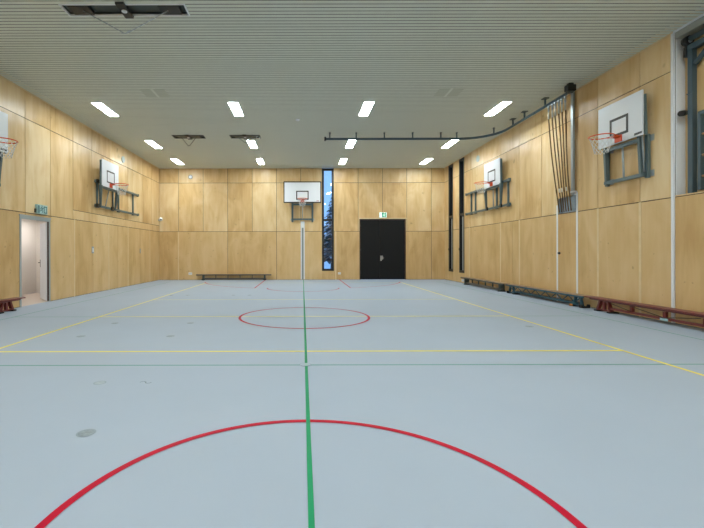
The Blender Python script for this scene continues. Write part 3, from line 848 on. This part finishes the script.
t = thing('security_camera', (XL+.09, YB-.1, 2.92), 'white ball camera in the far left corner of the hall', 'camera')
MB().ball((XL+.11, YB-.14, 2.97), .085).build('body', M_white, t)
MB().cyl((XL, YB-.14, 2.93), (XL+.08, YB-.14, 2.93), .045, 12).build('mount', M_galv, t)
MB().cyl((XL+.14, YB-.21, 2.965), (XL+.15, YB-.232, 2.963), .035, 12).build('lens', M_black, t)

def plate(axis, c, w, h, label, name, cat, m, ins, group=None):
    t = thing(name, c, label, cat, group)
    x, y, z = c
    if axis == 'xl':
        MB().box(x, x+.012, y-w/2, y+w/2, z-h/2, z+h/2).build('cover', m, t, bevel=.002); MB().box(x+.012, x+.018, y-w*.28, y+w*.28, z-h*.3, z+h*.3).build('rocker', ins, t)
    else:
        MB().box(x-w/2, x+w/2, y-.02, y, z-h/2, z+h/2).build('cover', m, t, bevel=.002)
        for s in (-1, 1): MB().cyl((x+s*w*.22, y-.02, z), (x+s*w*.22, y-.023, z), h*.3, 12).build('outlet', ins, t)
plate('xl', (XL, 13.38, 1.44), .12, .22, 'small grey-blue switch plate on the left wall, nearer the open door', 'light_switch', 'switch', mat('switch_grey', (140, 158, 172), .4), M_white)
plate('xl', (XL, 17.3, 1.42), .10, .20, 'small grey switch plate on the left wall near the far corner', 'light_switch', 'switch', mat('switch_grey', (150, 150, 140), .4), M_galv)
plate('y', (bx(190.3), YB, .31), .17, .11, 'white double socket low on the back wall, left of the bench', 'wall_socket', 'socket', M_white, mat('socket_well', (196, 200, 202), .5))
plate('y', (bx(339.3), YB, .31), .14, .10, 'white double socket low on the back wall, beside the tall window', 'wall_socket', 'socket', M_white, mat('socket_well', (196, 200, 202), .5))
t = thing('panel_lock', (XR, 10.86, 1.31), 'small black lock knob on the panel under the climbing ropes', 'lock')
MB().cyl((XR, 10.86, 1.31), (XR-.02, 10.86, 1.31), .035, 14).build('rose', M_black, t)
MB().cyl((XR-.02, 10.86, 1.31), (XR-.045, 10.86, 1.31), .02, 12).build('knob', M_black, t)

# floor sockets
def cap(x, y, r, label, m, swirl=False):
    t = thing('floor_socket', (x, y, 0), label, 'floor socket', 'round floor sockets')
    MB().arc_band(x, y, r-.006, .012, 0, 2*math.pi, .0030, 32).build('ring', M_floor if swirl else M_capring, t)
    if swirl:
        MB().arc_band(x-.03, y, .028, .012, 0, math.pi, .0032, 16).arc_band(x+.03, y, .028, .012, math.pi, 2*math.pi, .0032, 16).build('worn_mark', mat('scuff_grey', (98, 112, 118), .5), t)
        m = M_floor
    MB().cyl((x, y, 0), (x, y, .0026), r-.01, 32).build('lid', m, t)
cap(-1.62, 2.99, .068, 'darkest and nearest grey floor socket, left of the big red circle', M_cap)
cap(-2.10, 4.14, .062, 'pale grey floor socket level with a scuffed one, left of the green line', mat('pale_cap', (146, 162, 173), .45, vary=.1, vscale=20))
cap(-1.63, 4.15, .062, 'scuffed floor socket with a dark curl mark, near the green line', M_cap, True)
cap(-3.57, 6.44, .07, 'grey floor socket between the yellow lines, left one of the nearer pair', M_cap)
cap(-2.13, 6.44, .07, 'grey floor socket between the yellow lines, right one of the nearer pair', M_cap)
cap(-3.58, 7.63, .07, 'grey floor socket just before the middle yellow line, left one of its pair', M_cap)
cap(-2.14, 7.63, .07, 'grey floor socket just before the middle yellow line, right one of its pair', M_cap)
cap(4.09, 7.22, .075, 'lone grey floor socket on the right, near the yellow sideline', M_cap)
for x, w in ((-4.13, 'leftmost'), (-3.62, 'second from the left'), (-2.18, 'third from the left'), (-1.67, 'rightmost')):
    cap(x, 12.6, .07, 'far grey floor socket beyond the small red circle, %s of four' % w, M_cap)
t = thing('floor_socket', (.03, 4.79, 0), 'pale cap on the green line where the thin teal line crosses it', 'floor socket', 'round floor sockets')
MB().arc_band(.03, 4.79, .068, .007, 0, 2*math.pi, .0062, 32).build('ring', M_capring, t)
MB().cyl((.03, 4.79, 0), (.03, 4.79, .0060), .062, 32).build('lid', M_floor, t)
MB().strip(.026, .058, 4.755, 4.825, .0066).build('green_stripe', mat('pale_green_paint', (140, 190, 170), .5), t)

# ---------------------------------------------------------------- outside: snowy dusk garden
struct(MB().box(-30, 40, YB+.32, 70, -.35, -.15).box(XR+.32, 40, -5, YB+.32, -.35, -.15).build('ground', M_snow, origin=(0, 0, 0)))
def conifer(x, y, h, r, label, seed):
    rnd = random.Random(seed)
    t = thing('conifer', (x, y, -.15), label, 'tree', 'snowy conifers outside')
    MB().tube([(x, y, -.2), (x, y, h*.5), (x, y, h)], .1, 8, radii=[.13, .08, .02]).build('trunk', M_bark, t)
    f = MB(); sn = MB()
    tiers = int(h*4)
    for i in range(tiers):
        z = .95 + (h-.95)*i/tiers
        R = r*(1 - i/tiers) + .08
        nb = max(6, int(14*(1 - i/tiers)) + 5)
        for k in range(nb):
            a = 2*math.pi*(k + rnd.random()*.7)/nb; l = R*(.75 + .4*rnd.random()); dz = -.12 - .25*rnd.random()*l
            c, s = math.cos(a), math.sin(a); w = .16*l + .05
            tip = Vector((x+c*l, y+s*l, z+dz)); root = Vector((x, y, z+.06))
            mid = root.lerp(tip, .6) + Vector((0, 0, .05)); side = Vector((-s, c, 0))*w
            for b, up in ((f, 0), (sn, .03)):
                if b is sn and rnd.random() > .35: continue
                q = .7 if b is sn else 1
                vs = [b.bm.verts.new(v + Vector((0, 0, up))) for v in (root, mid + side*q, tip, mid - side*q)]
                vs2 = [b.bm.verts.new(v + Vector((0, 0, up-.03))) for v in (root, mid + side*q, tip, mid - side*q)]
                b._f(vs); b._f(vs2[::-1])
                for j in range(4): b._f([vs[j], vs2[j], vs2[(j+1)%4], vs[(j+1)%4]])
    f.build('foliage', M_conif, t); sn.build('snow', M_snow, t)
conifer(2.05, 27.5, 5.3, 1.35, 'snowy conifer behind the tall back window', 1)
conifer(1.5, 33.0, 3.4, 1.3, 'shorter snowy conifer farther off behind the back window', 2)
conifer(11.2, 29.5, 8.0, 2.2, 'dark conifer beyond the right windows, farther from the wall', 3)
conifer(9.6, 25.0, 7.6, 1.8, 'dark conifer just beyond the right windows, close to the corner', 4)

for o in bpy.data.objects:
    if '_o' in o: del o['_o']
